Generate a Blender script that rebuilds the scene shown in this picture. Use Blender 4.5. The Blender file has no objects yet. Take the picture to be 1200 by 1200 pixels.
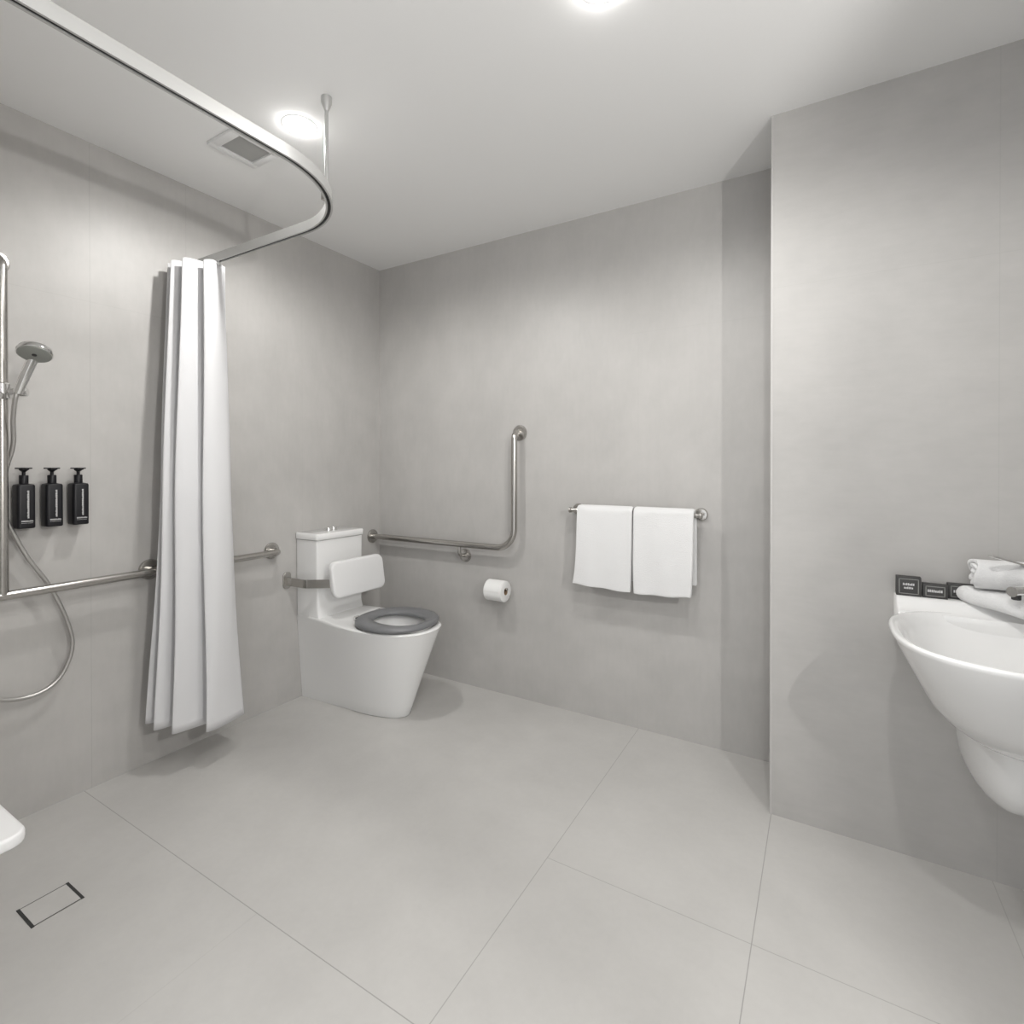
import bpy, bmesh, math, random
from mathutils import Vector, Matrix
random.seed(7)
SC = bpy.context.scene
COL = SC.collection
PI = math.pi

# ------------------------------------------------------------------ camera
F_PX, YAW, PITCH = 614.82, 0.5352, -0.0051
cam_d = bpy.data.cameras.new('camera')
cam = bpy.data.objects.new('camera', cam_d)
COL.objects.link(cam)
cam_d.sensor_fit = 'HORIZONTAL'
cam_d.sensor_width = 36
cam_d.lens = F_PX / 1200 * 36
cam_d.shift_y = -(600 - 550.88) / 1200
cam_d.clip_start = 0.02
cam.location = (2.3625, -2.3762, 1.2052)
cam.rotation_euler = (PI / 2 + PITCH, 0, YAW)
SC.camera = cam

# ------------------------------------------------------------------ world, lights, exposure
H = 2.42
world = bpy.data.worlds.new('world')
SC.world = world
world.use_nodes = True
bg = world.node_tree.nodes['Background']
bg.inputs[0].default_value = (0.95, 0.97, 1.0, 1)
bg.inputs[1].default_value = 1.2
SC.view_settings.view_transform = 'Standard'
SC.view_settings.look = 'None'
SC.view_settings.gamma = 1
SC.view_settings.use_curve_mapping = False
SC.view_settings.exposure = 0.37
SC.cycles.max_bounces = 14
SC.cycles.diffuse_bounces = 8
SC.cycles.use_denoising = True
SC.cycles.sample_clamp_indirect = 6

# ceiling downlights: x, y, watts (the lamps themselves are built further down)
DOWNLIGHTS = [(0.758, -1.152, 6.5), (1.880, -1.125, 4.4), (2.42, -1.80, 6.0)]
SPOT_ANGLE = math.radians(172)
ADDED_LAMP = (3.196, -1.971, 1.62, 4300)  # bulb of the unseen lamp added at right, emission last
DOOR_W = 1.78                             # open doorway behind the camera

# ------------------------------------------------------------------ materials
def new_mat(name):
    m = bpy.data.materials.new(name)
    m.use_nodes = True
    nt = m.node_tree
    return m, nt, nt.nodes['Principled BSDF']

def simple(name, col, rough=0.5, metal=0.0, coat=0.0, bump=None, spec=0.5, sheen=0.0):
    m, nt, b = new_mat(name)
    b.inputs['Base Color'].default_value = (*col, 1)
    b.inputs['Roughness'].default_value = rough
    b.inputs['Metallic'].default_value = metal
    b.inputs['Coat Weight'].default_value = coat
    b.inputs['Coat Roughness'].default_value = 0.06
    b.inputs['Specular IOR Level'].default_value = spec
    b.inputs['Sheen Weight'].default_value = sheen
    if bump:
        scale, strength, dist = bump
        tc = nt.nodes.new('ShaderNodeTexCoord')
        n = nt.nodes.new('ShaderNodeTexNoise')
        n.inputs['Scale'].default_value = scale
        n.inputs['Detail'].default_value = 4
        nt.links.new(tc.outputs['Object'], n.inputs['Vector'])
        bp = nt.nodes.new('ShaderNodeBump')
        bp.inputs['Strength'].default_value = strength
        bp.inputs['Distance'].default_value = dist
        nt.links.new(n.outputs['Fac'], bp.inputs['Height'])
        nt.links.new(bp.outputs['Normal'], b.inputs['Normal'])
    return m

def math_node(nt, op, a, b=None, c=None):
    n = nt.nodes.new('ShaderNodeMath')
    n.operation = op
    for i, v in enumerate((a, b, c)):
        if v is None:
            continue
        if isinstance(v, (int, float)):
            n.inputs[i].default_value = v
        else:
            nt.links.new(v, n.inputs[i])
    return n.outputs[0]

def tile_mat(name, col, joints, joint_col, rough, grain=(1, 1, 1), contrast=0.13):
    """concrete look porcelain; joints = (axis, value, {axis: (lo, hi)}, half width) in world metres"""
    m, nt, b = new_mat(name)
    L = nt.links
    tc = nt.nodes.new('ShaderNodeTexCoord')
    sep = nt.nodes.new('ShaderNodeSeparateXYZ')
    L.new(tc.outputs['Object'], sep.inputs[0])
    ax = {'x': sep.outputs[0], 'y': sep.outputs[1], 'z': sep.outputs[2]}
    def noise(scale, detail, rg, vec=None):
        mp = nt.nodes.new('ShaderNodeMapping')
        mp.inputs['Scale'].default_value = vec or (1, 1, 1)
        L.new(tc.outputs['Object'], mp.inputs[0])
        n = nt.nodes.new('ShaderNodeTexNoise')
        n.inputs['Scale'].default_value = scale
        n.inputs['Detail'].default_value = detail
        n.inputs['Roughness'].default_value = rg
        L.new(mp.outputs[0], n.inputs['Vector'])
        return n.outputs['Fac']
    a = noise(2.2, 5, 0.55)
    c = noise(9.0, 6, 0.6)
    d = noise(45.0, 3, 0.6, grain)
    s = math_node(nt, 'MULTIPLY_ADD', a, 0.55, math_node(nt, 'MULTIPLY_ADD', c, 0.28, math_node(nt, 'MULTIPLY', d, 0.17)))
    s = math_node(nt, 'MULTIPLY_ADD', math_node(nt, 'SUBTRACT', s, 0.5), contrast * 4, 1.0)
    mul = nt.nodes.new('ShaderNodeMix')
    mul.data_type = 'RGBA'
    mul.blend_type = 'MULTIPLY'
    mul.inputs[0].default_value = 1
    mul.inputs[6].default_value = (*col, 1)
    comb = nt.nodes.new('ShaderNodeCombineColor')
    for i in range(3):
        L.new(s, comb.inputs[i])
    L.new(comb.outputs[0], mul.inputs[7])
    mask = None
    for axis, val, rng, hw, k in joints:
        t = math_node(nt, 'LESS_THAN', math_node(nt, 'ABSOLUTE', math_node(nt, 'SUBTRACT', ax[axis], val)), hw)
        for r, (lo, hi) in rng.items():
            t = math_node(nt, 'MULTIPLY', t, math_node(nt, 'GREATER_THAN', ax[r], lo))
            t = math_node(nt, 'MULTIPLY', t, math_node(nt, 'LESS_THAN', ax[r], hi))
        t = math_node(nt, 'MULTIPLY', t, k)
        mask = t if mask is None else math_node(nt, 'MAXIMUM', mask, t)
    mix = nt.nodes.new('ShaderNodeMix')
    mix.data_type = 'RGBA'
    L.new(mul.outputs[2], mix.inputs[6])
    mix.inputs[7].default_value = (*joint_col, 1)
    if mask is not None:
        L.new(mask, mix.inputs[0])
    else:
        mix.inputs[0].default_value = 0
    L.new(mix.outputs[2], b.inputs['Base Color'])
    b.inputs['Roughness'].default_value = rough
    b.inputs['Specular IOR Level'].default_value = 0.35
    bp = nt.nodes.new('ShaderNodeBump')
    bp.inputs['Strength'].default_value = 0.05
    bp.inputs['Distance'].default_value = 0.002
    L.new(d, bp.inputs['Height'])
    L.new(bp.outputs['Normal'], b.inputs['Normal'])
    return m

def cloth_mat(name, col, scale, strength, trans=0.0):
    m, nt, b = new_mat(name)
    b.inputs['Base Color'].default_value = (*col, 1)
    b.inputs['Roughness'].default_value = 0.95
    b.inputs['Specular IOR Level'].default_value = 0.1
    b.inputs['Sheen Weight'].default_value = 0.15
    tc = nt.nodes.new('ShaderNodeTexCoord')
    n = nt.nodes.new('ShaderNodeTexNoise')
    n.inputs['Scale'].default_value = scale
    n.inputs['Detail'].default_value = 3
    nt.links.new(tc.outputs['Object'], n.inputs['Vector'])
    bp = nt.nodes.new('ShaderNodeBump')
    bp.inputs['Strength'].default_value = strength
    bp.inputs['Distance'].default_value = 0.003
    nt.links.new(n.outputs['Fac'], bp.inputs['Height'])
    nt.links.new(bp.outputs['Normal'], b.inputs['Normal'])
    if trans:
        out = nt.nodes['Material Output']
        t = nt.nodes.new('ShaderNodeBsdfTranslucent')
        t.inputs[0].default_value = (*col, 1)
        mx = nt.nodes.new('ShaderNodeMixShader')
        mx.inputs[0].default_value = trans
        nt.links.new(b.outputs[0], mx.inputs[1])
        nt.links.new(t.outputs[0], mx.inputs[2])
        nt.links.new(mx.outputs[0], out.inputs[0])
    return m

def brushed(name, col, rough):
    m, nt, b = new_mat(name)
    b.inputs['Base Color'].default_value = (*col, 1)
    b.inputs['Metallic'].default_value = 1
    b.inputs['Roughness'].default_value = rough
    return m

def emitter(name, col, strength):
    m, nt, b = new_mat(name)
    b.inputs['Base Color'].default_value = (0.9, 0.9, 0.9, 1)
    b.inputs['Emission Color'].default_value = (*col, 1)
    b.inputs['Emission Strength'].default_value = strength
    return m

TILE = (0.424, 0.414, 0.401)
GROUT = (0.27, 0.265, 0.255)
HW = 0.0013
M_left = tile_mat('tile_wall_left', TILE, [
    ('y', -1.49, {}, HW, .26), ('y', -1.145, {'z': (1.82, 2.5)}, HW, .2), ('z', 1.825, {'y': (-3, -1.145)}, HW, .14),
    ('y', -2.08, {}, HW, .5), ('y', -0.56, {}, HW, .12)], GROUT, 0.42, (1, 1, .25))
M_back = tile_mat('tile_wall_back', TILE, [
    ('x', 1.63, {'z': (0, 1.8)}, HW, .08), ('z', 1.825, {'x': (1.6, 3)}, HW, .10)], GROUT, 0.42, (1, 1, .25))
M_pier = tile_mat('tile_wall_pier', (0.424, 0.414, 0.401), [
    ('x', 2.80, {}, HW, .15), ('z', 1.825, {}, HW, .10)], GROUT, 0.42, (.25, 1, 1))
M_floor = tile_mat('tile_floor', (0.472, 0.463, 0.448), [
    ('y', -1.513, {'x': (-1, 1.633)}, HW, .6), ('x', 1.633, {}, HW, .5),
    ('y', -0.932, {'x': (1.633, 4)}, HW, .42), ('x', 2.21, {}, HW, .6), ('x', 1.05, {'y': (-4, -1.513)}, HW, .12),
    ('y', -2.1, {'x': (1.633, 4)}, HW, .4), ('x', 2.79, {}, HW, .3)], (0.2, 0.195, 0.185), 0.40, (1, 1, 1), 0.10)
M_ceil = simple('ceiling_paint', (0.81, 0.81, 0.805), 0.9, spec=0.2, bump=(120, 0.03, 0.001))
M_paint = simple('white_wall_paint', (0.7, 0.69, 0.67), 0.8)
M_wood = simple('timber_floorboard', (0.3, 0.24, 0.18), 0.6)
M_ceramic = simple('white_ceramic', (0.75, 0.75, 0.745), 0.12, coat=0.2)
M_plastic = simple('white_plastic', (0.70, 0.70, 0.70), 0.35)
M_track = simple('satin_white_aluminium', (0.50, 0.50, 0.49), 0.38, metal=0.35)
M_dark = simple('dark_slot', (0.03, 0.03, 0.03), 0.8)
M_steel = brushed('brushed_steel', (0.50, 0.485, 0.46), 0.25)
M_chrome = brushed('chrome', (0.78, 0.78, 0.77), 0.10)
M_greyplate = simple('grey_spray_plate', (0.26, 0.27, 0.25), 0.4)
M_hose = simple('metal_hose', (0.5, 0.49, 0.475), 0.34, metal=0.9)
M_seat = simple('dark_grey_seat_plastic', (0.165, 0.168, 0.174), 0.35)
M_curtain = cloth_mat('white_curtain_fabric', (0.72, 0.72, 0.73), 260, 0.06, 0.15)
M_towel = cloth_mat('white_terry', (0.67, 0.67, 0.67), 320, 0.5)
M_paper = cloth_mat('toilet_tissue', (0.74, 0.74, 0.73), 150, 0.15)
M_card = simple('brown_cardboard', (0.35, 0.25, 0.16), 0.9)
M_bottle = simple('matt_black_plastic', (0.006, 0.006, 0.008), 0.42, spec=0.3)
M_print = simple('pale_grey_print', (0.42, 0.42, 0.42), 0.6)
M_box = simple('charcoal_card', (0.045, 0.044, 0.043), 0.55)
M_boxline = simple('grey_printed_border', (0.22, 0.22, 0.21), 0.6)
M_boxtext = simple('white_printed_lettering', (0.62, 0.62, 0.62), 0.6)
M_vent = simple('grey_vent_mesh', (0.42, 0.42, 0.41), 0.7)
M_lamp = emitter('lamp_diffuser', (1, 0.985, 0.96), 48)

# ------------------------------------------------------------------ mesh helpers (all in world metres)
ORG = {}

def thing(name, label, cat, loc, group=None):
    o = bpy.data.objects.new(name, None)
    o.empty_display_size = 0.05
    COL.objects.link(o)
    o.location = loc
    o['label'] = label
    o['category'] = cat
    if group:
        o['group'] = group
    ORG[o.name] = Vector(loc)
    return o

def obj(name, bm, mat, parent=None, sharp=38, smooth=True, label=None, kind=None, mats=None):
    bmesh.ops.recalc_face_normals(bm, faces=bm.faces)
    org = Vector((0, 0, 0))
    if parent is not None:
        org = ORG[parent.name]
        bmesh.ops.translate(bm, verts=bm.verts, vec=-org)
    me = bpy.data.meshes.new(name)
    bm.to_mesh(me)
    bm.free()
    if smooth:
        me.polygons.foreach_set('use_smooth', [True] * len(me.polygons))
        me.set_sharp_from_angle(angle=math.radians(sharp))
    for m in (mats or [mat]):
        me.materials.append(m)
    o = bpy.data.objects.new(name, me)
    COL.objects.link(o)
    if parent is not None:
        o.parent = parent
    ORG[o.name] = org
    if label:
        o['label'] = label
    if kind:
        o['kind'] = kind
    return o

def tag(o, label, cat, group=None):
    o['label'] = label
    o['category'] = cat
    if group:
        o['group'] = group
    return o

def box(bm, lo, hi, bev=0.0, seg=3):
    r = bmesh.ops.create_cube(bm, size=1)
    vs = r['verts']
    s = [hi[i] - lo[i] for i in range(3)]
    c = [(hi[i] + lo[i]) / 2 for i in range(3)]
    for v in vs:
        v.co = Vector((v.co[i] * s[i] + c[i] for i in range(3)))
    if bev:
        es = list({e for v in vs for e in v.link_edges})
        bmesh.ops.bevel(bm, geom=es, offset=bev, segments=seg, profile=0.5, affect='EDGES')
    return bm

def B(lo, hi, bev=0.0, seg=3):
    return box(bmesh.new(), lo, hi, bev, seg)

def loft(bm, rings, cap0=True, cap1=True, closed=True):
    vr = [[bm.verts.new(p) for p in r] for r in rings]
    n = len(vr[0])
    for a, b in zip(vr, vr[1:]):
        for i in range(n if closed else n - 1):
            j = (i + 1) % n
            bm.faces.new((a[i], a[j], b[j], b[i]))
    if cap0:
        bm.faces.new(list(reversed(vr[0])))
    if cap1:
        bm.faces.new(vr[-1])
    return vr

def fillet(pts, r, n=8):
    """rounds the inner corners of a polyline with radius r"""
    pts = [Vector(p) for p in pts]
    out = [pts[0]]
    for i in range(1, len(pts) - 1):
        p, a, b = pts[i], (pts[i - 1] - pts[i]), (pts[i + 1] - pts[i])
        la, lb = a.length, b.length
        a.normalize(); b.normalize()
        ang = a.angle(b)
        rr = r[i - 1] if isinstance(r, (list, tuple)) else r
        t = min(rr / math.tan(ang / 2), la * .49 if i > 1 else la * .95, lb * .49 if i < len(pts) - 2 else lb * .95)
        rr = t * math.tan(ang / 2)
        if t < 1e-5:
            out.append(p); continue
        c = p + (a + b).normalized() * (rr / math.sin(ang / 2))
        s, e = p + a * t, p + b * t
        v0, v1 = s - c, e - c
        tot = v0.angle(v1)
        axis = v0.cross(v1).normalized()
        for k in range(n + 1):
            out.append(c + Matrix.Rotation(tot * k / n, 3, axis) @ v0)
    out.append(pts[-1])
    return out

def smooth_path(pts, n=10):
    pts = [Vector(p) for p in pts]
    q = [pts[0] * 2 - pts[1]] + pts + [pts[-1] * 2 - pts[-2]]
    out = []
    for i in range(1, len(q) - 2):
        p0, p1, p2, p3 = q[i - 1:i + 3]
        for k in range(n):
            t = k / n
            out.append(0.5 * ((2 * p1) + (p2 - p0) * t + (2 * p0 - 5 * p1 + 4 * p2 - p3) * t * t + (3 * p1 - p0 - 3 * p2 + p3) * t ** 3))
    out.append(pts[-1])
    return out

def frames(path):
    path = [Vector(p) for p in path]
    res = []
    up = None
    for i, p in enumerate(path):
        t = (path[min(i + 1, len(path) - 1)] - path[max(i - 1, 0)]).normalized()
        if up is None:
            ref = Vector((0, 0, 1)) if abs(t.z) < 0.9 else Vector((1, 0, 0))
            up = (ref - t * ref.dot(t)).normalized()
        else:
            up = (up - t * up.dot(t)).normalized()
        res.append((p, t, up, t.cross(up)))
    return res

def tube(bm, path, r, n=20):
    rings = []
    fr = frames(path)
    for i, (p, t, u, s) in enumerate(fr):
        rr = r(i / (len(fr) - 1)) if callable(r) else r
        rings.append([p + (u * math.cos(a) + s * math.sin(a)) * rr for a in (2 * PI * k / n for k in range(n))])
    loft(bm, rings)
    return bm

def T(path, r, n=20):
    return tube(bmesh.new(), path, r, n)

def lathe(bm, base, axis, prof, n=40):
    """prof = [(radius, height)...] revolved round axis from base"""
    base = Vector(base); axis = Vector(axis).normalized()
    ref = Vector((0, 0, 1)) if abs(axis.z) < 0.9 else Vector((1, 0, 0))
    u = (ref - axis * ref.dot(axis)).normalized()
    s = axis.cross(u)
    rings = [[base + axis * h + (u * math.cos(a) + s * math.sin(a)) * max(r, 1e-4) for a in (2 * PI * k / n for k in range(n))] for r, h in prof]
    loft(bm, rings)
    return bm

def LA(base, axis, prof, n=40):
    return lathe(bmesh.new(), base, axis, prof, n)

def rrect(w, h, r, n=6):
    """rounded rectangle outline centred on 0, counter-clockwise (a, b) pairs"""
    out = []
    for cx, cy, a0 in ((w / 2 - r, h / 2 - r, 0), (-w / 2 + r, h / 2 - r, PI / 2), (-w / 2 + r, -h / 2 + r, PI), (w / 2 - r, -h / 2 + r, 1.5 * PI)):
        for k in range(n + 1):
            a = a0 + PI / 2 * k / n
            out.append((cx + r * math.cos(a), cy + r * math.sin(a)))
    return out

def slab(outline, depth, edge, place, n=4):
    """rounded-edge plate: outline in (a, b), thickness along c; place(a, b, c) -> point"""
    bm = bmesh.new()
    m = len(outline)
    nrm = []
    for i in range(m):
        a, b = Vector(outline[i - 1]), Vector(outline[(i + 1) % m])
        d = (b - a).normalized()
        nrm.append(Vector((d.y, -d.x)))
    rings = []
    for k in range(n + 1):
        a = PI / 2 * k / n
        rings.append((edge * (1 - math.sin(a)), edge * (1 - math.cos(a))))
    rings += [(i, depth - c) for i, c in reversed(rings)]
    loft(bm, [[place(p[0] - nv.x * ins, p[1] - nv.y * ins, c) for p, nv in zip(outline, nrm)] for ins, c in rings])
    return bm

def flange(base, axis, r, h=0.012):
    return LA(base, axis, [(r, 0), (r, h * .45), (r * .93, h * .8), (r * .7, h), (r * .45, h)])

def copy_tree(o, parent=None):
    c = o.copy()
    COL.objects.link(c)
    if parent is not None:
        c.parent = parent
    for ch in list(o.children):
        copy_tree(ch, c)
    return c

# ------------------------------------------------------------------ the room
def struct(name, bm, mat, smooth=False, **k):
    o = obj(name, bm, mat, smooth=smooth, **k)
    o['kind'] = 'structure'
    return o

XR, YF = 3.35, -3.0          # right wall, wall behind the camera
XN, YN = 1.3, -2.36          # end wall of the shower, just left of the camera
PX, PY = 2.2066, -0.3518     # corner of the projecting pier
WT = 0.12
struct('floor', B((-WT, YF - WT, -0.1), (XR + WT, WT, 0)), M_floor)
struct('ceiling', B((-WT, YF - WT, H), (XR + WT, WT, H + 0.1)), M_ceil)
struct('wall_left', B((-WT, YF - WT, 0), (0, WT, H)), M_left)
struct('wall_back', B((0, 0, 0), (XR + WT, WT, H)), M_back)
struct('wall_pier', B((PX, PY, 0), (XR, 0, H)), M_pier)
struct('wall_right', B((XR, YF - WT, 0), (XR + WT, 0, H)), M_back)
struct('wall_shower', B((0, YF, 0), (XN, YN, H)), M_back)
struct('wall_beam_stop', B((3.1215, -1.84, 0), (XR, -1.76, H)), M_back)  # unseen stub added to keep the right-hand lamp's beam off the basin
struct('trim_2', B((PX - .0012, PY - .0012, 0), (PX + .006, PY + .008, H)), simple('pale_corner_trim', (0.44, 0.43, 0.418), 0.45))
# wall behind the camera with an open doorway to a bright room beyond
dx0 = 1.45
bm = bmesh.new()
box(bm, (XN, YF - WT, 0), (dx0, YF, H))
box(bm, (dx0 + DOOR_W, YF - WT, 0), (XR, YF, H))
box(bm, (dx0, YF - WT, 2.34), (dx0 + DOOR_W, YF, H))
struct('wall_front', bm, M_back)
bm = bmesh.new()
for lo, hi in (((dx0 - .06, YF, 0), (dx0, YF + .015, 2.40)), ((dx0 + DOOR_W, YF, 0), (dx0 + DOOR_W + .06, YF + .015, 2.40)), ((dx0, YF, 2.34), (dx0 + DOOR_W, YF + .015, 2.40))):
    box(bm, lo, hi)
struct('trim_1', bm, M_paint)

# ------------------------------------------------------------------ ceiling fittings
def downlight(x, y, label):
    t = thing('downlight', label, 'ceiling light', (x, y, H))
    obj('trim_ring', LA((x, y, H), (0, 0, -1), [(.060, 0), (.060, .001), (.056, .0022), (.046, .0024)], 48), M_plastic, t)
    obj('diffuser', LA((x, y, H), (0, 0, -1), [(.047, .002), (.046, .006), (.041, .011), (.028, .015), (.012, .017), (0, .0172)], 48), M_lamp, t)
    return t

def lamp_light(name, t, watts, dz, angle=SPOT_ANGLE):
    d = bpy.data.lights.new(name, 'SPOT')
    d.energy = watts * 4
    d.spot_size = angle
    d.spot_blend = 0.5
    d.shadow_soft_size = 0.028
    d.color = (1, 0.985, 0.96)
    o = bpy.data.objects.new(name, d)
    COL.objects.link(o)
    o.parent = t
    o.location = (0, 0, dz)
    return o

dl_labels = ['round recessed downlight in the ceiling beside the curtain rail hanger',
             'round recessed downlight in the ceiling towards the towels, glowing at the picture top',
             'round recessed downlight in the ceiling in front of the basin, out of sight above']
for (x, y, w), lab in zip(DOWNLIGHTS, dl_labels):
    t = downlight(x, y, lab)
    lamp_light('downlight_beam', t, w, -0.056)

# lamp added out of view at right, to cast the shadow strip beside the pier
wx, wy, wz, ww = ADDED_LAMP
t = thing('added_lamp', 'small round globe added out of view on the right wall to cast the shadow strip beside the pier', 'added lamp', (XR, wy, wz))
bm = LA((XR, wy, wz), (-1, 0, 0), [(.05, 0), (.05, .012), (.04, .016), (.012, .02), (.012, .125), (.015, .128), (.015, .137)])
obj('bracket', bm, M_steel, t)
bm = bmesh.new()
bmesh.ops.create_uvsphere(bm, u_segments=20, v_segments=12, radius=0.017, matrix=Matrix.Translation((wx, wy, wz)))
obj('bulb', bm, emitter('added_lamp_bulb', (1, 0.985, 0.96), ww), t)

# exhaust vent
t = thing('exhaust_vent', 'square white exhaust vent with grey mesh in the ceiling above the shower curtain', 'vent', (.473, -1.172, H))
bm = bmesh.new()
x0, x1, y0, y1 = .385, .562, -1.27, -1.08
a0, a1, b0, b1 = .412, .536, -1.236, -1.108
zt = H - .012
for lo, hi in (((x0, y0, zt), (a0, y1, H)), ((a1, y0, zt), (x1, y1, H)), ((a0, y0, zt), (a1, b0, H)), ((a0, b1, zt), (a1, y1, H))):
    box(bm, lo, hi, .002, 2)
obj('frame', bm, M_plastic, t)
bm = B((a0, b0, H - .004), (a1, b1, H))
for k in range(1, 32):
    yy = b0 + (b1 - b0) * k / 32
    box(bm, (a0, yy - .0013, H - .0055), (a1, yy + .0013, H - .004))
obj('grille', bm, M_vent, t)

# ------------------------------------------------------------------ curtain rail, hanger, curtain
RZ0, RZ1 = 2.052, 2.086
RX, RY = 1.098, -1.122
path = fillet([(0.0, RY - .01, 0), (RX, RY, 0), (RX - .005, YN, 0)], .34, 24)
prof_out = [(-.011, RZ0), (-.011, RZ1), (.011, RZ1), (.011, RZ0), (.005, RZ0), (.005, RZ0 + .012), (-.005, RZ0 + .012), (-.005, RZ0)]
bm = bmesh.new()
rings = []
for p, tt, u, s in frames(path):
    s = Vector((tt.y, -tt.x, 0))
    rings.append([Vector((p.x, p.y, 0)) + s * a + Vector((0, 0, z)) for a, z in prof_out])
loft(bm, rings)
t = thing('curtain_rail', 'white curved shower curtain rail running from the left wall round overhead', 'curtain rail', (RX, RY, RZ0))
track = obj('track', bm, M_track, t, sharp=30)
bm = bmesh.new()
rings = []
for p, tt, u, s in frames(path):
    s = Vector((tt.y, -tt.x, 0))
    rings.append([Vector((p.x, p.y, 0)) + s * a + Vector((0, 0, z)) for a, z in ((-.0048, RZ0 + .003), (-.0048, RZ0 + .0118), (.0048, RZ0 + .0118), (.0048, RZ0 + .003))])
loft(bm, rings)
obj('slot_liner', bm, M_dark, track, sharp=30, label='dark slot along the underside of the rail')
hx, hy = .957, -1.2
rod = obj('hanger_rod', T([(hx, hy, RZ1 - .004), (hx, hy, H - .03)], .006, 16), M_track, t)
obj('hanger_flange', LA((hx, hy, H), (0, 0, -1), [(.017, 0), (.017, .02), (.012, .034), (.007, .045)], 24), M_track, rod)
obj('hanger_bracket', B((hx - .013, hy - .013, RZ1 - .004), (hx + .013, hy + .013, RZ1 + .022), .003), M_steel, rod)
obj('wall_bracket', B((0, RY - .028, RZ0 - .004), (.018, RY + .012, RZ1 + .004), .003), M_track, t)

top = [(.045, -1.10), (.05, -1.23), (.062, -1.235), (.072, -1.14), (.085, -1.14), (.095, -1.245), (.11, -1.245), (.122, -1.14), (.135, -1.14), (.148, -1.23), (.163, -1.23), (.173, -1.13), (.185, -1.13), (.205, -1.185), (.222, -1.16), (.212, -1.115), (.222, -1.105)]
mid = [(.104, -1.12), (.107, -1.285), (.117, -1.285), (.124, -1.17), (.134, -1.17), (.144, -1.30), (.160, -1.295), (.170, -1.17), (.181, -1.17), (.191, -1.28), (.208, -1.272), (.218, -1.155), (.229, -1.155), (.246, -1.21), (.259, -1.175), (.244, -1.11), (.218, -1.082)]
bot = [(.100, -1.20), (.100, -1.335), (.110, -1.335), (.119, -1.22), (.129, -1.22), (.139, -1.33), (.156, -1.325), (.166, -1.20), (.179, -1.20), (.191, -1.295), (.209, -1.285), (.219, -1.17), (.233, -1.165), (.259, -1.212), (.269, -1.17), (.249, -1.09), (.215, -1.025)]
CT, CB = 2.045, .118
NV = 60
rows = []
for i in range(NV + 1):
    f = i / NV
    if f < .5:
        g = f / .5; A_, B_ = top, mid
    else:
        g = (f - .5) / .5; A_, B_ = mid, bot
    g2 = g
    ctrl = [(a[0] + (b[0] - a[0]) * g2, a[1] + (b[1] - a[1]) * g2, 0) for a, b in zip(A_, B_)]
    pts = smooth_path(ctrl, 9)
    row = []
    for k, p in enumerate(pts):
        u = k / (len(pts) - 1)
        w = .004 * math.sin(9 * f + 23 * u) * (.3 + f)
        z = CT + (.215 - .072 * u - CT) * f
        row.append(Vector((p.x + w, p.y + w * .6, z + (.006 * math.cos(u * 2 * PI * 4.5) if i == 0 else 0))))
    rows.append(row)
bm = bmesh.new()
loft(bm, rows, False, False, closed=False)
cur = obj('shower_curtain', bm, M_curtain, sharp=80)
tag(cur, 'white fabric shower curtain bunched at the left wall, hanging to just above the floor', 'shower curtain')
sm = cur.modifiers.new('thickness', 'SOLIDIFY'); sm.thickness = .0015
ORG[cur.name] = Vector((0, 0, 0))
for gx in (.06, .10, .14, .18, .22):
    bm = B((gx - .004, RY - .014, RZ0 - .012), (gx + .004, RY - .006, RZ0 + .006), .001)
    obj('glider', bm, M_plastic, cur)

# ------------------------------------------------------------------ left wall: shower rail set
RR = .0155
SX = .075
t = thing('shower_grab_rail', 'brushed steel shower grab rail with tall upright at the left edge of the photo', 'grab rail', (0, -1.755, .79))
hr = obj('horizontal_rail', T(fillet([(.006, -1.292, .79), (SX, -1.292, .79), (SX, -2.20, .785), (.006, -2.20, .785)], .04), RR), M_steel, t)
obj('flange', flange((0, -1.292, .79), (1, 0, 0), .041), M_steel, hr)
obj('flange', flange((0, -2.20, .785), (1, 0, 0), .041), M_steel, hr)
vr = obj('upright_rail', T(fillet([(SX, -1.757, .79), (SX, -1.757, 1.886), (.006, -1.757, 1.886)], .04), RR), M_steel, t)
obj('flange', flange((0, -1.757, 1.886), (1, 0, 0), .041), M_steel, vr)
bm = LA((SX, -1.757, 1.425), (0, 0, 1), [(.019, 0), (.023, .004), (.023, .05), (.019, .054)])
lathe(bm, (SX, -1.757, 1.452), (.6, .8, 0), [(.011, .015), (.011, .045), (.016, .048), (.016, .062), (.012, .066)], 24)
lathe(bm, (SX, -1.757, 1.435), (1, -.55, 0), [(.012, .018), (.014, .032), (.011, .036)], 24)
obj('slider', bm, M_chrome, t)

# hand shower held by the slider
t = thing('hand_shower', 'chrome hand shower with round grey spray plate on the slider of the upright', 'hand shower', (.12, -1.735, 1.45))
hc = Vector((.2, -1.712, 1.569))
nv = Vector((.375, -.24, -.88)).normalized()
hd = obj('shower_head', LA(hc + nv * .004, -nv, [(.041, 0), (.0455, .002), (.046, .008), (.042, .018), (.028, .026), (0, .029)], 48), M_chrome, t)
sp = obj('spray_plate', LA(hc + nv * .002, nv, [(.0425, 0), (.0425, .003), (.040, .0045), (0, .005)], 48), M_greyplate, hd)
obj('spray_nozzle', LA(hc + nv * .006, nv, [(.0065, 0), (.0065, .002), (.005, .003)], 24), M_dark, hd, label='dark nozzle in the middle of the spray plate')
hb = Vector((.128, -1.733, 1.445))
ht = hc - nv * .012 + Vector((-.026, .008, -.006))
obj('handle', T(smooth_path([hb, hb.lerp(ht, .45) + Vector((.002, 0, .003)), ht], 8), lambda u: .0125 + .003 * u, 20), M_chrome, t)
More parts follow.
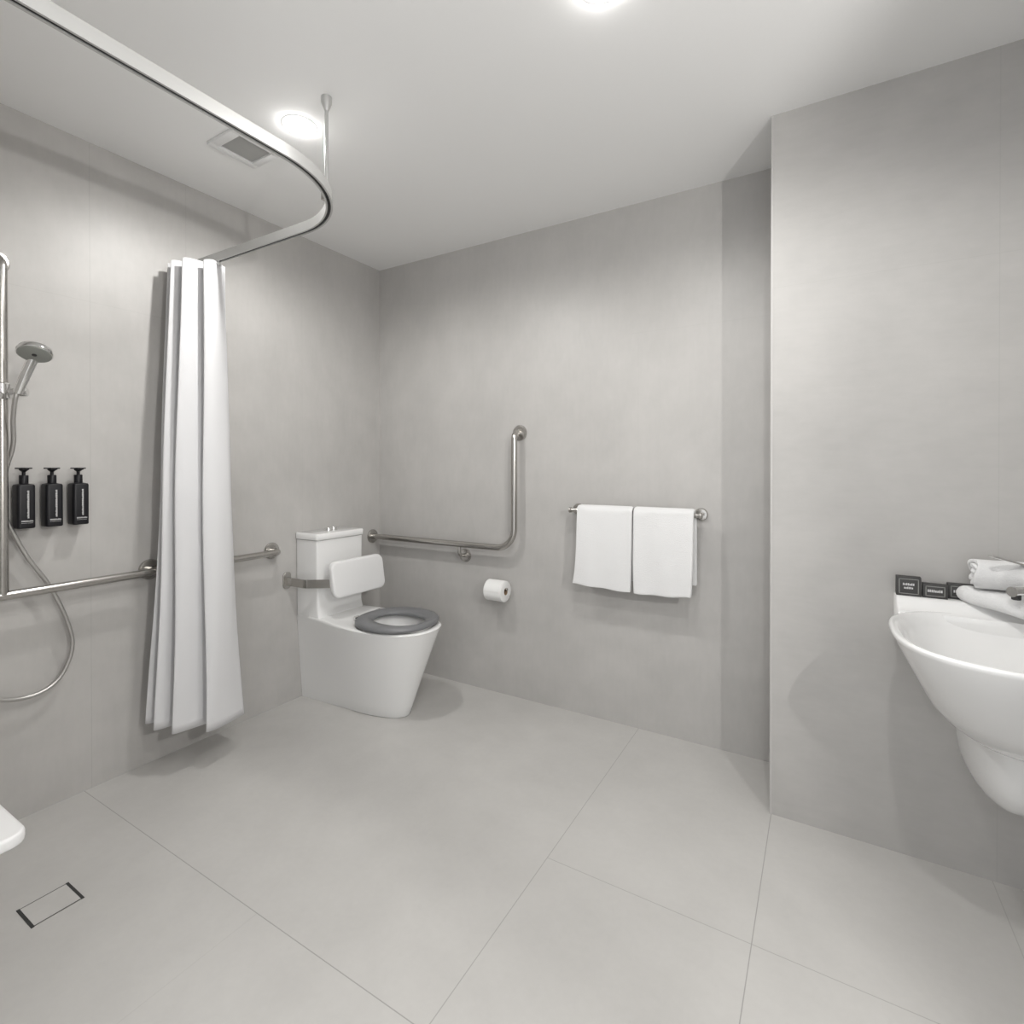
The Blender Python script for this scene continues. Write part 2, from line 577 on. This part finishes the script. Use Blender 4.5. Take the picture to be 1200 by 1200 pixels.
hose = smooth_path([(.128, -1.734, 1.446), (.122, -1.738, 1.42), (.102, -1.737, 1.36), (.075, -1.7295, 1.28), (.045, -1.739, 1.20), (.040, -1.750, 1.12), (.041, -1.741, 1.045), (.04, -1.69, .912),
                    (.04, -1.622, .783), (.04, -1.575, .65), (.04, -1.563, .553), (.04, -1.60, .46), (.04, -1.67, .425), (.04, -1.757, .443), (.035, -1.83, .50), (.015, -1.865, .56), (.004, -1.868, .57)], 14)
bm = bmesh.new()
# fine ribs along the hose
fr = []
dist = 0
tube(bm, hose, .0068, 14)
obj('hose', bm, M_hose, t)
obj('wall_elbow', LA((0, -1.868, .57), (1, 0, 0), [(.024, 0), (.024, .005), (.012, .008), (.012, .02)]), M_chrome, t)

# second rail, between curtain and toilet
t = thing('grab_rail', 'straight brushed steel grab rail coming from behind the curtain towards the toilet', 'grab rail', (0, -.742, .79))
ra = obj('rail', T(fillet([(.006, -1.245, .79), (SX, -1.245, .79), (SX, -.742, .79), (.006, -.742, .79)], .04), RR), M_steel, t)
obj('flange', flange((0, -.742, .79), (1, 0, 0), .041), M_steel, t)
obj('flange', flange((0, -1.245, .79), (1, 0, 0), .036), M_steel, t)

# soap dispensers
def letters(bm, o, along, up, n, w, h, nrm, gap=.35, lines=None):
    """a run of tiny printed letter strokes, too small in the photo to read"""
    along, up, nrm = Vector(along), Vector(up), Vector(nrm)
    rnd = random.Random(int(n * 31 + w * 1e5))
    p = Vector(o)
    step = w / n
    for k in range(n):
        lw = step * (1 - gap)
        hh = h * rnd.choice((1, 1, .82))
        q = p + along * (k * step)
        vs = [bm.verts.new(q + along * a + up * b + nrm * c) for c in (0, .0004) for a, b in ((0, 0), (lw, 0), (lw, hh), (0, hh))]
        bm.faces.new(vs[4:8])
        for i in range(4):
            j = (i + 1) % 4
            bm.faces.new((vs[i], vs[j], vs[j + 4], vs[i + 4]))

BX, BY = .039, -1.693
t = thing('soap_dispenser', 'black pump soap dispenser on the shower wall, nearest the upright rail', 'soap dispenser', (BX, BY, 1.0), 'black dispensers on the shower wall')
def ring(cx, cy, w, h, r, z):
    return [(cx + a, cy + b, z) for a, b in rrect(w, h, r)]
bm = bmesh.new()
loft(bm, [ring(BX, BY, .050, .044, .008, 1.0), ring(BX, BY, .054, .048, .009, 1.003), ring(BX, BY, .054, .048, .009, 1.142), ring(BX, BY, .050, .044, .009, 1.147), ring(BX, BY, .028, .028, .012, 1.150)])
body = obj('bottle', bm, M_bottle, t, sharp=30)
bm = bmesh.new()
fx = BX + .0271
letters(bm, (fx, BY + .006, 1.034), (0, 0, 1), (0, -1, 0), 17, .094, .005, (1, 0, 0), .12)
letters(bm, (fx, BY - .014, 1.0225), (0, 1, 0), (0, 0, 1), 10, .031, .0045, (1, 0, 0), .2)
letters(bm, (fx, BY - .014, 1.0175), (0, 1, 0), (0, 0, 1), 13, .030, .0014, (1, 0, 0), .3)
obj('printed_label', bm, M_print, body, smooth=False, label='pale grey printed lettering, one line up the bottle and one across its foot')
obj('collar', LA((BX, BY, 1.149), (0, 0, 1), [(.0125, 0), (.0125, .028), (.011, .030)], 28), M_bottle, t)
bm = LA((BX, BY, 1.178), (0, 0, 1), [(.005, 0), (.005, .012), (.012, .018), (.0125, .024), (.011, .026)], 24)
box(bm, (BX - .006, BY - .006, 1.197), (BX + .032, BY + .006, 1.204), .002)
box(bm, (BX - .006, BY - .022, 1.200), (BX + .006, BY + .022, 1.2045), .002)
obj('pump_head', bm, M_bottle, t)
obj('wall_bracket', B((0, BY - .018, 1.03), (BX - .024, BY + .018, 1.12), .003), M_bottle, t)
for dy, lab in ((.0755, 'middle one of three black pump soap dispensers on the shower wall'), (.151, 'black pump soap dispenser on the shower wall, nearest the curtain')):
    c = copy_tree(t)
    c.location = (BX, BY + dy, 1.0)
    c['label'] = lab

# fold-down shower bench seat
t = thing('shower_bench', 'white fold-down shower bench seat with rounded corner at the left edge of the photo', 'bench', (.49, -2.34, .45))
ol = rrect(.945, .385, .032)
obj('seat_board', slab(ol, .026, .007, lambda a, b, c: Vector((.493 + a, -2.150 + b, .437 + c))), M_plastic, t)
for bx in (.15, .83):
    obj('wall_hinge', B((bx - .03, YN, .40), (bx + .03, YN + .035, .445), .004), M_steel, t)
    obj('support_arm', T([(bx, YN + .004, .27), (bx, YN + .22, .434)], .008, 12), M_steel, t)

# floor drain
t = thing('floor_drain', 'square tile-insert floor drain with dark slots in the shower floor', 'floor drain', (.533, -1.785, 0))
x0, x1, y0, y1 = .484, .583, -1.839, -1.732
obj('tile_insert', B((x0, y0, 0), (x1, y1, .0012)), M_floor, t, smooth=False)
bm = bmesh.new()
box(bm, (x0 - .003, y0 - .004, 0), (x1 + .003, y0 + .003, .0018))
obj('slot', bm, M_dark, t, smooth=False)
bm = B((x0 - .003, y1 - .003, 0), (x1 + .003, y1 + .004, .0018))
obj('slot', bm, M_dark, t, smooth=False)
bm = bmesh.new()
box(bm, (x0 - .0015, y0, 0), (x0 + .0005, y1, .0018))
M_edge = simple('dull_drain_edge', (.1, .1, .095), .5)
obj('edge_strip', bm, M_edge, t, smooth=False)
obj('edge_strip', B((x1 - .0005, y0, 0), (x1 + .0015, y1, .0018)), M_edge, t, smooth=False)

# ------------------------------------------------------------------ toilet
TY = -.45
t = thing('toilet', 'white back-to-wall toilet with dark grey seat in the far left corner', 'toilet', (.4, TY, 0))
def pan_ring(z):
    f = z / .44
    tip = .636 + .154 * f ** 1.05
    R_ = .265 + .05 * f
    wb = .115 + .030 * f
    wm = .100 + .094 * f ** .9
    n = 2 + .35 * f
    xs = tip - R_
    left = []
    for k in range(14):
        u = k / 14
        left.append((.001 + (xs - .001) * u, wb + (wm - wb) * (u * u * (3 - 2 * u))))
    for k in range(25):
        a = PI / 2 * k / 24
        left.append((xs + R_ * math.sin(a) ** (2 / n), wm * math.cos(a) ** (2 / n) if k < 24 else 0))
    return [(x, TY - y, z) for x, y in left] + [(x, TY + y, z) for x, y in reversed(left[:-1])]
def inset(r, d, z):
    c = Vector((.45, TY))
    out = []
    for p in r:
        v = Vector((p[0], p[1])) - c
        v2 = v * (1 - d / max(v.length, .01))
        out.append((max(v2.x + c.x, .001), v2.y + c.y, z))
    return out
rings = [inset(pan_ring(0), .004, 0)] + [pan_ring(z) for z in (.006, .06, .12, .18, .24, .30, .36, .40, .428)]
topr = pan_ring(.44)
rings += [inset(pan_ring(.44), .001, .436), inset(topr, .006, .441), inset(topr, .012, .442)]
hcx = .575
def hole(rx, ry, z):
    out = []
    for p in topr:
        a = math.atan2((p[1] - TY) / .19, (p[0] - .5) / .4)
        out.append((hcx + rx * math.cos(a), TY + ry * math.sin(a), z))
    return out
rings += [hole(.19, .150, .442), hole(.18, .142, .436), hole(.172, .135, .41), hole(.14, .11, .34), hole(.09, .075, .27), hole(.04, .035, .24)]
bm = bmesh.new()
loft(bm, rings)
obj('pan', bm, M_ceramic, t, sharp=50)
def cr(x1, y0, y1, z, x0=.001, r=.012):
    return [(x0 + (x1 - x0) / 2 + a, (y0 + y1) / 2 + b, z) for a, b in rrect(x1 - x0, y1 - y0, r, 4)]
bm = bmesh.new()
loft(bm, [cr(.178, -.599, -.301, .442), cr(.175, -.599, -.301, .452), cr(.170, -.599, -.301, .468), cr(.167, -.599, -.301, .49), cr(.167, -.600, -.300, .60), cr(.168, -.602, -.298, .832)])
obj('cistern', bm, M_ceramic, t, sharp=40)
bm = bmesh.new()
loft(bm, [cr(.166, -.600, -.300, .8325), cr(.172, -.606, -.294, .835), cr(.174, -.607, -.293, .838), cr(.174, -.607, -.293, .862), cr(.170, -.604, -.296, .867), cr(.16, -.595, -.305, .868)])
lid = obj('cistern_lid', bm, M_ceramic, t, sharp=40)
fb = LA((.085, TY - .012, .867), (0, 0, 1), [(.022, 0), (.022, .013), (.020, .016)], 28)
lathe(fb, (.085, TY + .022, .867), (0, 0, 1), [(.018, 0), (.018, .014), (.016, .017)], 28)
obj('flush_button', fb, M_chrome, lid)
# seat ring
N = 72
def sr(rx, ry, cx, z, n=2.2):
    out = []
    for k in range(N):
        a = 2 * PI * k / N
        ca, sa = math.cos(a), math.sin(a)
        out.append((cx + rx * math.copysign(abs(ca) ** (2 / n), ca), TY + ry * math.copysign(abs(sa) ** (2 / n), sa), z))
    return out
bm = bmesh.new()
vr_ = loft(bm, [sr(.192, .187, .567, .447), sr(.198, .193, .567, .452), sr(.198, .193, .567, .462), sr(.190, .185, .567, .471), sr(.176, .165, .568, .475),
                sr(.165, .130, .572, .472), sr(.142, .109, .577, .466), sr(.135, .103, .578, .458), sr(.138, .106, .578, .448)], False, False)
a_, b_ = vr_[-1], vr_[0]
for i in range(N):
    j = (i + 1) % N
    bm.faces.new((a_[i], a_[j], b_[j], b_[i]))
seat = obj('seat', bm, M_seat, t, sharp=60, label='dark grey plastic toilet seat ring')
for s in (-1, 1):
    bm = LA((.362, TY + s * .075 - .014, .456), (0, 1, 0), [(.008, 0), (.009, .003), (.009, .025), (.008, .028)], 20)
    lathe(bm, (.362, TY + s * .075, .442), (0, 0, 1), [(.014, 0), (.014, .004), (.008, .008)], 20)
    obj('hinge', bm, M_chrome, seat)

# backrest across the toilet
CY = -.432
t = thing('toilet_back_support', 'white padded backrest on flat steel arms in front of the cistern', 'backrest', (.27, CY, .64))
ol = rrect(.35, .18, .038)
def bp_(a, b, c):
    return Vector((.258 + c - b * .16, CY + a, .643 + b))
obj('cushion', slab(ol, .034, .011, bp_), M_plastic, t)
for s in (-1, 1):
    bm = bmesh.new()
    pth = smooth_path(fillet([(.008, CY + s * .222, 0), (.135, CY + s * .218, 0), (.250, CY + s * .135, 0), (.252, CY + s * .02, 0)], .06, 6), 2)
    rings = []
    for p, tt, u, sd in frames(pth):
        sd = Vector((tt.y, -tt.x, 0))
        rings.append([p + sd * a + Vector((0, 0, z)) for a, z in ((-.003, .600), (-.003, .642), (.003, .642), (.003, .600))])
    loft(bm, rings)
    arm = obj('support_arm', bm, M_steel, t, sharp=60)
    ol2 = rrect(.045, .085, .02)
    obj('wall_plate', slab(ol2, .010, .003, lambda a, b, c: Vector((c, CY + s * .226 + a, .628 + b))), M_steel, arm)

# ------------------------------------------------------------------ back wall: L-shaped grab rail
GY, GZ = -.062, .787
t = thing('corner_grab_rail', 'brushed steel L-shaped grab rail on the back wall beside the toilet', 'grab rail', (.5, 0, GZ))
obj('rail', T(fillet([(.006, GY, GZ), (1.003, GY, GZ), (1.003, GY, 1.385), (1.003, -.006, 1.385)], [.105, .04], 12), .0165), M_steel, t)
obj('flange', flange((0, GY, GZ), (1, 0, 0), .041), M_steel, t)
obj('flange', flange((1.003, 0, 1.385), (0, -1, 0), .041), M_steel, t)
bk = obj('support_bracket', T(fillet([(.655, GY, GZ - .012), (.655, GY, GZ - .062), (.655, -.006, GZ - .070)], .03), .010), M_steel, t)
obj('flange', flange((.655, 0, GZ - .070), (0, -1, 0), .037), M_steel, bk)

# toilet roll and holder
t = thing('toilet_roll_holder', 'small steel peg toilet roll holder on the back wall under the grab rail', 'toilet roll holder', (.83, 0, .575))
QY, QZ = -.072, .577
obj('arm', T(fillet([(.822, -.004, QZ), (.822, QY, QZ), (.968, QY, QZ)], .02), .0075, 16), M_steel, t)
obj('rose', flange((.822, 0, QZ), (0, -1, 0), .024), M_steel, t)
t = thing('toilet_roll', 'white roll of toilet paper on the steel peg holder', 'toilet roll', (.905, QY, QZ))
rz = QZ - .011
bm = bmesh.new()
n = 56
def rr_(x, r):
    return [(x, QY + r * math.cos(2 * PI * k / n), rz + r * math.sin(2 * PI * k / n)) for k in range(n)]
vr_ = loft(bm, [rr_(.853, .019), rr_(.853, .050), rr_(.856, .054), rr_(.957, .054), rr_(.960, .050), rr_(.960, .019)], False, False)
for i in range(n):
    j = (i + 1) % n
    bm.faces.new((vr_[-1][i], vr_[-1][j], vr_[0][j], vr_[0][i]))
# loose flap lying on the front of the roll
fl = []
for x in (.862, .885, .908, .930, .951):
    fl.append([(x, QY + (.0545 + th) * math.cos(a), rz + (.0545 + th) * math.sin(a)) for th in (0, .0015) for a in ([PI * (.55 + .06 * k) for k in range(8)] if th == 0 else [PI * (.55 + .06 * k) for k in reversed(range(8))])])
loft(bm, fl)
obj('paper', bm, M_paper, t, sharp=40)
bm = bmesh.new()
vr_ = loft(bm, [rr_(.8535, .0185), rr_(.8535, .0170), rr_(.9595, .0170), rr_(.9595, .0185)], False, False)
for i in range(n):
    j = (i + 1) % n
    bm.faces.new((vr_[-1][i], vr_[-1][j], vr_[0][j], vr_[0][i]))
obj('core', bm, M_card, t)

# ------------------------------------------------------------------ towel rail and towels
TRY, TRZ = -.078, 1.002
t = thing('towel_rail', 'steel towel rail on the back wall carrying two white towels', 'towel rail', (1.62, 0, TRZ))
obj('bar', T([(1.322, TRY, TRZ), (1.925, TRY, TRZ)], .0095, 20), M_steel, t)
for px in (1.335, 1.91):
    p = obj('post', T([(px, -.008, TRZ), (px, TRY, TRZ)], .008, 16), M_steel, t)
    obj('rose', LA((px, 0, TRZ), (0, -1, 0), [(.027, 0), (.027, .012), (.024, .016), (.013, .018)], 32), M_steel, p)
    obj('end_cap', LA((px - .017 if px < 1.6 else px + .005, TRY, TRZ), (1, 0, 0), [(.011, 0), (.013, .002), (.013, .011), (.011, .013)], 24), M_steel, p)

def towel(x0, x1, xb0, xb1, zf, zb, label, seed):
    """towel hung double over the bar: x0..x1 at the bar, xb0..xb1 at the front hem"""
    rnd = random.Random(seed)
    th = .0085
    yc, zc, r = TRY, TRZ, .0205
    cl = []
    NF = 26
    for k in range(NF):
        f = k / NF
        z = zf + (zc - zf) * f
        cl.append((yc - r - .004 * math.sin(PI * f) - .010 * (1 - f), z, f))
    for k in range(13):
        a = PI - PI * k / 12
        cl.append((yc + r * math.cos(a), zc + r * math.sin(a), 1.0))
    for k in range(1, 21):
        f = k / 20
        cl.append((yc + r + .006 * f, zc + (zb - zc) * f, 1.0))
    ph = rnd.random() * 6
    NX = 22
    cols = []
    for i in range(NX + 1):
        u = i / NX
        edge = min(u, 1 - u) * NX
        col = []
        for k, (y, z, f) in enumerate(cl):
            a0 = x0 + (xb0 - x0) * (1 - f) ** 4
            a1 = x1 + (xb1 - x1) * (1 - f) ** 4
            if k > NF + 12:
                a0, a1 = x0 + .004, x1 + .004
            x = a0 + (a1 - a0) * u
            w = .0022 * math.sin(5 * u + ph + 4 * z) + .0012 * math.sin(13 * u + 9 * z + ph)
            if k <= NF:
                w *= (1.4 - f)
                z = z + (.005 * math.sin(4 * u + ph) + .002 * math.sin(11 * u + ph)) * (1 - f)
            dzz = -.004 * max(0, 1 - edge) if NF <= k <= NF + 12 else 0
            col.append((x, y + w, z + dzz))
        cols.append(col)
    bm = bmesh.new()
    loft(bm, cols, False, False, closed=False)
    o = obj('hanging_towel', bm, M_towel, sharp=80)
    tag(o, label, 'towel', 'white towels on the towel rail')
    m = o.modifiers.new('thickness', 'SOLIDIFY'); m.thickness = th * 2; m.offset = 0
    m = o.modifiers.new('round', 'BEVEL'); m.width = .0065; m.segments = 3; m.limit_method = 'ANGLE'; m.angle_limit = math.radians(50)
    return o
towel(1.371, 1.6335, 1.352, 1.628, .656, .69, 'white towel on the rail, the one on the toilet side', 3)
towel(1.6385, 1.898, 1.644, 1.890, .652, .70, 'white towel on the rail, the one on the basin side', 5)

# ------------------------------------------------------------------ basin on the pier
CX = 2.80
t = thing('wash_basin', 'white wall-hung washbasin with shroud on the projecting wall at right', 'basin', (CX, PY, .5))
NB = 80
RZ = .787
def sel(cx, cy, rx, ry, z, n=2.8):
    out = []
    for k in range(NB):
        a = 2 * PI * k / NB
        ca, sa = math.cos(a), math.sin(a)
        y = cy + ry * math.copysign(abs(sa) ** (2 / n), sa)
        out.append((cx + rx * math.copysign(abs(ca) ** (2 / n), ca), min(y, PY - .001), z))
    return out
RXB, RYB, CYB = .285, .262, -.682
ext = [(.478, .10, .115, -.50), (.484, .27, .40, -.52), (.51, .42, .57, -.55), (.55, .57, .71, -.585), (.60, .70, .82, -.615), (.66, .80, .90, -.64), (.71, .885, .955, -.66), (.75, .95, .985, -.674), (.772, .985, .998, -.68)]
rings = [sel(CX, cy, RXB * sx, RYB * sy, z, 2.2 + .6 * min(1, (z - .5) / .25)) for z, sx, sy, cy in ext]
rings += [sel(CX, CYB, RXB, RYB, RZ - .007), sel(CX, CYB, RXB - .003, RYB - .003, RZ - .001), sel(CX, CYB, RXB - .009, RYB - .009, RZ),
          sel(CX, CYB, RXB - .016, RYB - .016, RZ - .002), sel(CX, CYB, RXB - .022, RYB - .022, RZ - .009), sel(CX, CYB, RXB - .032, RYB - .032, RZ - .03),
          sel(CX, CYB, RXB - .05, RYB - .05, RZ - .07), sel(CX, CYB, RXB - .09, RYB - .085, RZ - .105, 2.5), sel(CX, CYB, .12, .11, RZ - .125, 2.2), sel(CX, CYB, .03, .03, RZ - .13, 2)]
bm = bmesh.new()
loft(bm, rings)
obj('bowl', bm, M_ceramic, t, sharp=60)
# shelf behind the bowl, with a deck for the tap in the middle
SZ = .816
prof = [(PY - .0005, .69), (PY - .0005, SZ), (-.409, SZ), (-.416, SZ - .003), (-.421, SZ - .009), (-.428, SZ - .02), (-.440, SZ - .030), (-.456, SZ - .034), (-.462, SZ - .05), (-.45, .69)]
xs = [(2.554, .0035, 0), (2.557, .0008, 0), (2.560, 0, 0)] + [(2.66 + .06 * k / 8, 0, .5 - .5 * math.cos(PI * k / 8)) for k in range(9)]
xs += [(2 * CX - x, k, e) for x, k, e in reversed(xs)]
bm = bmesh.new()
rings = []
for x, k, e in xs:
    rings.append([(x, min(y + k - (.0 * e if 2 <= i <= 7 else 0), PY - .0005), z - k) for i, (y, z) in enumerate(prof)])
loft(bm, rings)
obj('back_shelf', bm, M_ceramic, t, sharp=50)
# shroud over the trap
bm = bmesh.new()
sh = [(.56, 1, 1), (.45, 1, 1), (.41, .985, .985), (.375, .94, .95), (.345, .86, .88), (.32, .74, .78), (.302, .58, .64), (.290, .38, .45), (.284, .12, .2)]
rings = [sel(CX, PY, .094 * a, .285 * b, z, 2.4) for z, a, b in sh]
loft(bm, rings)
obj('shroud', bm, M_ceramic, t, sharp=60)
obj('waste', LA((CX, CYB, RZ - .1315), (0, 0, 1), [(.03, 0), (.03, .004), (.022, .006), (0, .0055)], 32), M_chrome, t)

# mixer tap
mx, my = 2.945, -.383
t = thing('mixer_tap', 'chrome basin mixer tap with long lever beside the rolled towel', 'tap', (mx, my, SZ))
obj('body', LA((mx, my, SZ), (0, 0, 1), [(.028, 0), (.028, .004), (.024, .008), (.024, .078), (.022, .082)], 32), M_chrome, t)
tip = Vector((2.790, -.522, .878)); st = Vector((mx, my, .872))
spo = obj('spout', T([st, st.lerp(tip, .5) + Vector((0, 0, .004)), tip], lambda u: .015 - .0015 * u, 24), M_chrome, t)
obj('aerator', LA(tip + Vector((.010, .006, -.008)), (0, 0, -1), [(.010, 0), (.010, .012), (.008, .013)], 24), M_dark, spo)
lt = Vector((2.752, -.497, .966)); lb = Vector((mx, my, .9035))
dv = (lt - lb).normalized(); sv = dv.cross(Vector((0, 0, 1))).normalized(); uv = sv.cross(dv)
bm = bmesh.new()
loft(bm, [[lb + dv * (l * (lt - lb).length) + sv * a * w + uv * b for a, b in ((-1, -.0022), (1, -.0022), (1, .0022), (-1, .0022))] for l, w in ((0, .011), (.5, .009), (.97, .008), (1, .0065))])
lathe(bm, (mx, my, SZ + .083), (0, 0, 1), [(.022, 0), (.023, .003), (.023, .012), (.018, .016)], 28)
obj('lever', bm, M_chrome, t, sharp=30)

# folded towel lying over the deck, rolled towel on it
def pillow(outline, z0, z1, edge, name, n=5, wob=.0):
    m = len(outline)
    o2 = [Vector(p) for p in outline]
    c = sum(o2, Vector((0, 0))) / m
    h = (z1 - z0) / 2
    bm = bmesh.new()
    rings = []
    for k in range(2 * n + 1):
        a = -PI / 2 + PI * k / (2 * n)
        ins = edge * (1 - math.cos(a))
        rings.append([Vector((*(p + (c - p).normalized() * ins), z0 + h + h * math.sin(a) + wob * math.sin(9 * p.x + 17 * p.y))) for p in o2])
    loft(bm, rings)
    return bm
def round_poly(pts, r, n=6):
    P = [Vector((*p, 0)) for p in pts]
    out = []
    m = len(P)
    for i in range(m):
        seg = fillet([P[i - 1].lerp(P[i], .5), P[i], P[i].lerp(P[(i + 1) % m], .5)], r, n)
        out += [(q.x, q.y) for q in seg[1:-1]]
    dense = []
    for i in range(len(out)):
        a, b = Vector(out[i]), Vector(out[(i + 1) % len(out)])
        k = max(1, int((b - a).length / .012))
        dense += [tuple(a.lerp(b, j / k)) for j in range(k)]
    return dense
pl = round_poly([(2.690, -.385), (2.709, -.422), (2.815, -.512), (2.905, -.520), (2.905, -.420), (2.870, -.384)], .016)
bm = pillow(pl, SZ + .0015, SZ + .047, .022, 'f')
for v in bm.verts:
    v.co.z -= .17 * max(0, -.41 - v.co.y)
ft = obj('folded_towel', bm, M_towel, sharp=80)
tag(ft, 'thick white folded towel lying over the back of the basin under a rolled one', 'towel')
# seam shadow line: a second, thinner fold under the first
RL0, RL1 = Vector((2.730, -.420, 0)), Vector((2.885, -.418, 0))
ax = (RL1 - RL0).normalized(); sd = Vector((-ax.y, ax.x, 0))
ZC = SZ + .046 + .0435
bm = bmesh.new()
prof = []
turns, pts_n = 2.6, 110
th_ = .0122
cl = []
for k in range(pts_n):
    a = turns * 2 * PI * k / (pts_n - 1)
    r_ = .010 + th_ * a / (2 * PI)
    cl.append((r_ * math.cos(a + .6), r_ * math.sin(a + .6) * .94))
rows = []
for i in range(15):
    u = i / 14
    e = .004 * math.sin(i * 2.1)
    rows.append([RL0.lerp(RL1, u) + sd * (a * (1 + .02 * math.sin(7 * u + k * .1))) + Vector((0, 0, ZC + b)) + ax * (.006 * math.sin(k * .35)) for k, (a, b) in enumerate(cl)])
loft(bm, rows, False, False, closed=False)
rt = obj('rolled_towel', bm, M_towel, sharp=80)
tag(rt, 'small white rolled towel on top of the folded towel on the basin', 'towel')
m = rt.modifiers.new('thickness', 'SOLIDIFY'); m.thickness = .0095; m.offset = 0
m = rt.modifiers.new('round', 'BEVEL'); m.width = .003; m.segments = 2; m.limit_method = 'ANGLE'; m.angle_limit = math.radians(50)

# three dark amenity boxes on the shelf
def amenity(x0, x1, h, y, lines, label):
    t = thing('amenity_box', label, 'box', ((x0 + x1) / 2, y, SZ), 'dark amenity boxes on the basin shelf')
    z0, z1 = SZ, SZ + h
    bx = obj('carton', B((x0, y, z0), (x1, y + .024, z1), .0012, 2), M_box, t)
    bm = bmesh.new()
    i, w = .006, .0024
    yf = y - .0004
    for lo, hi in (((x0 + i, z0 + i), (x1 - i, z0 + i + w)), ((x0 + i, z1 - i - w), (x1 - i, z1 - i)), ((x0 + i, z0 + i), (x0 + i + w, z1 - i)), ((x1 - i - w, z0 + i), (x1 - i, z1 - i))):
        box(bm, (lo[0], yf, lo[1]), (hi[0], y + .0005, hi[1]))
    obj('printed_border', bm, M_boxline, bx, smooth=False, label='thin grey printed border')
    bm = bmesh.new()
    for (n_, wd, hh, dz) in lines:
        letters(bm, ((x0 + x1) / 2 - wd / 2, y - .0002, z0 + h / 2 + dz), (1, 0, 0), (0, 0, 1), n_, wd, hh, (0, -1, 0), .3)
    obj('printed_lettering', bm, M_boxtext, bx, smooth=False, label='small white printed lettering')
    return t
amenity(2.556, 2.617, .058, -.400, [(7, .029, .0068, .003), (6, .023, .006, -.0075)], 'taller dark amenity box at the free end of the basin shelf')
amenity(2.6205, 2.679, .042, -.399, [(8, .036, .0075, -.003)], 'low dark amenity box between the taller one and the towel')
amenity(2.6825, 2.742, .045, -.3785, [(7, .034, .0075, -.003)], 'dark amenity box half hidden behind the folded towel')
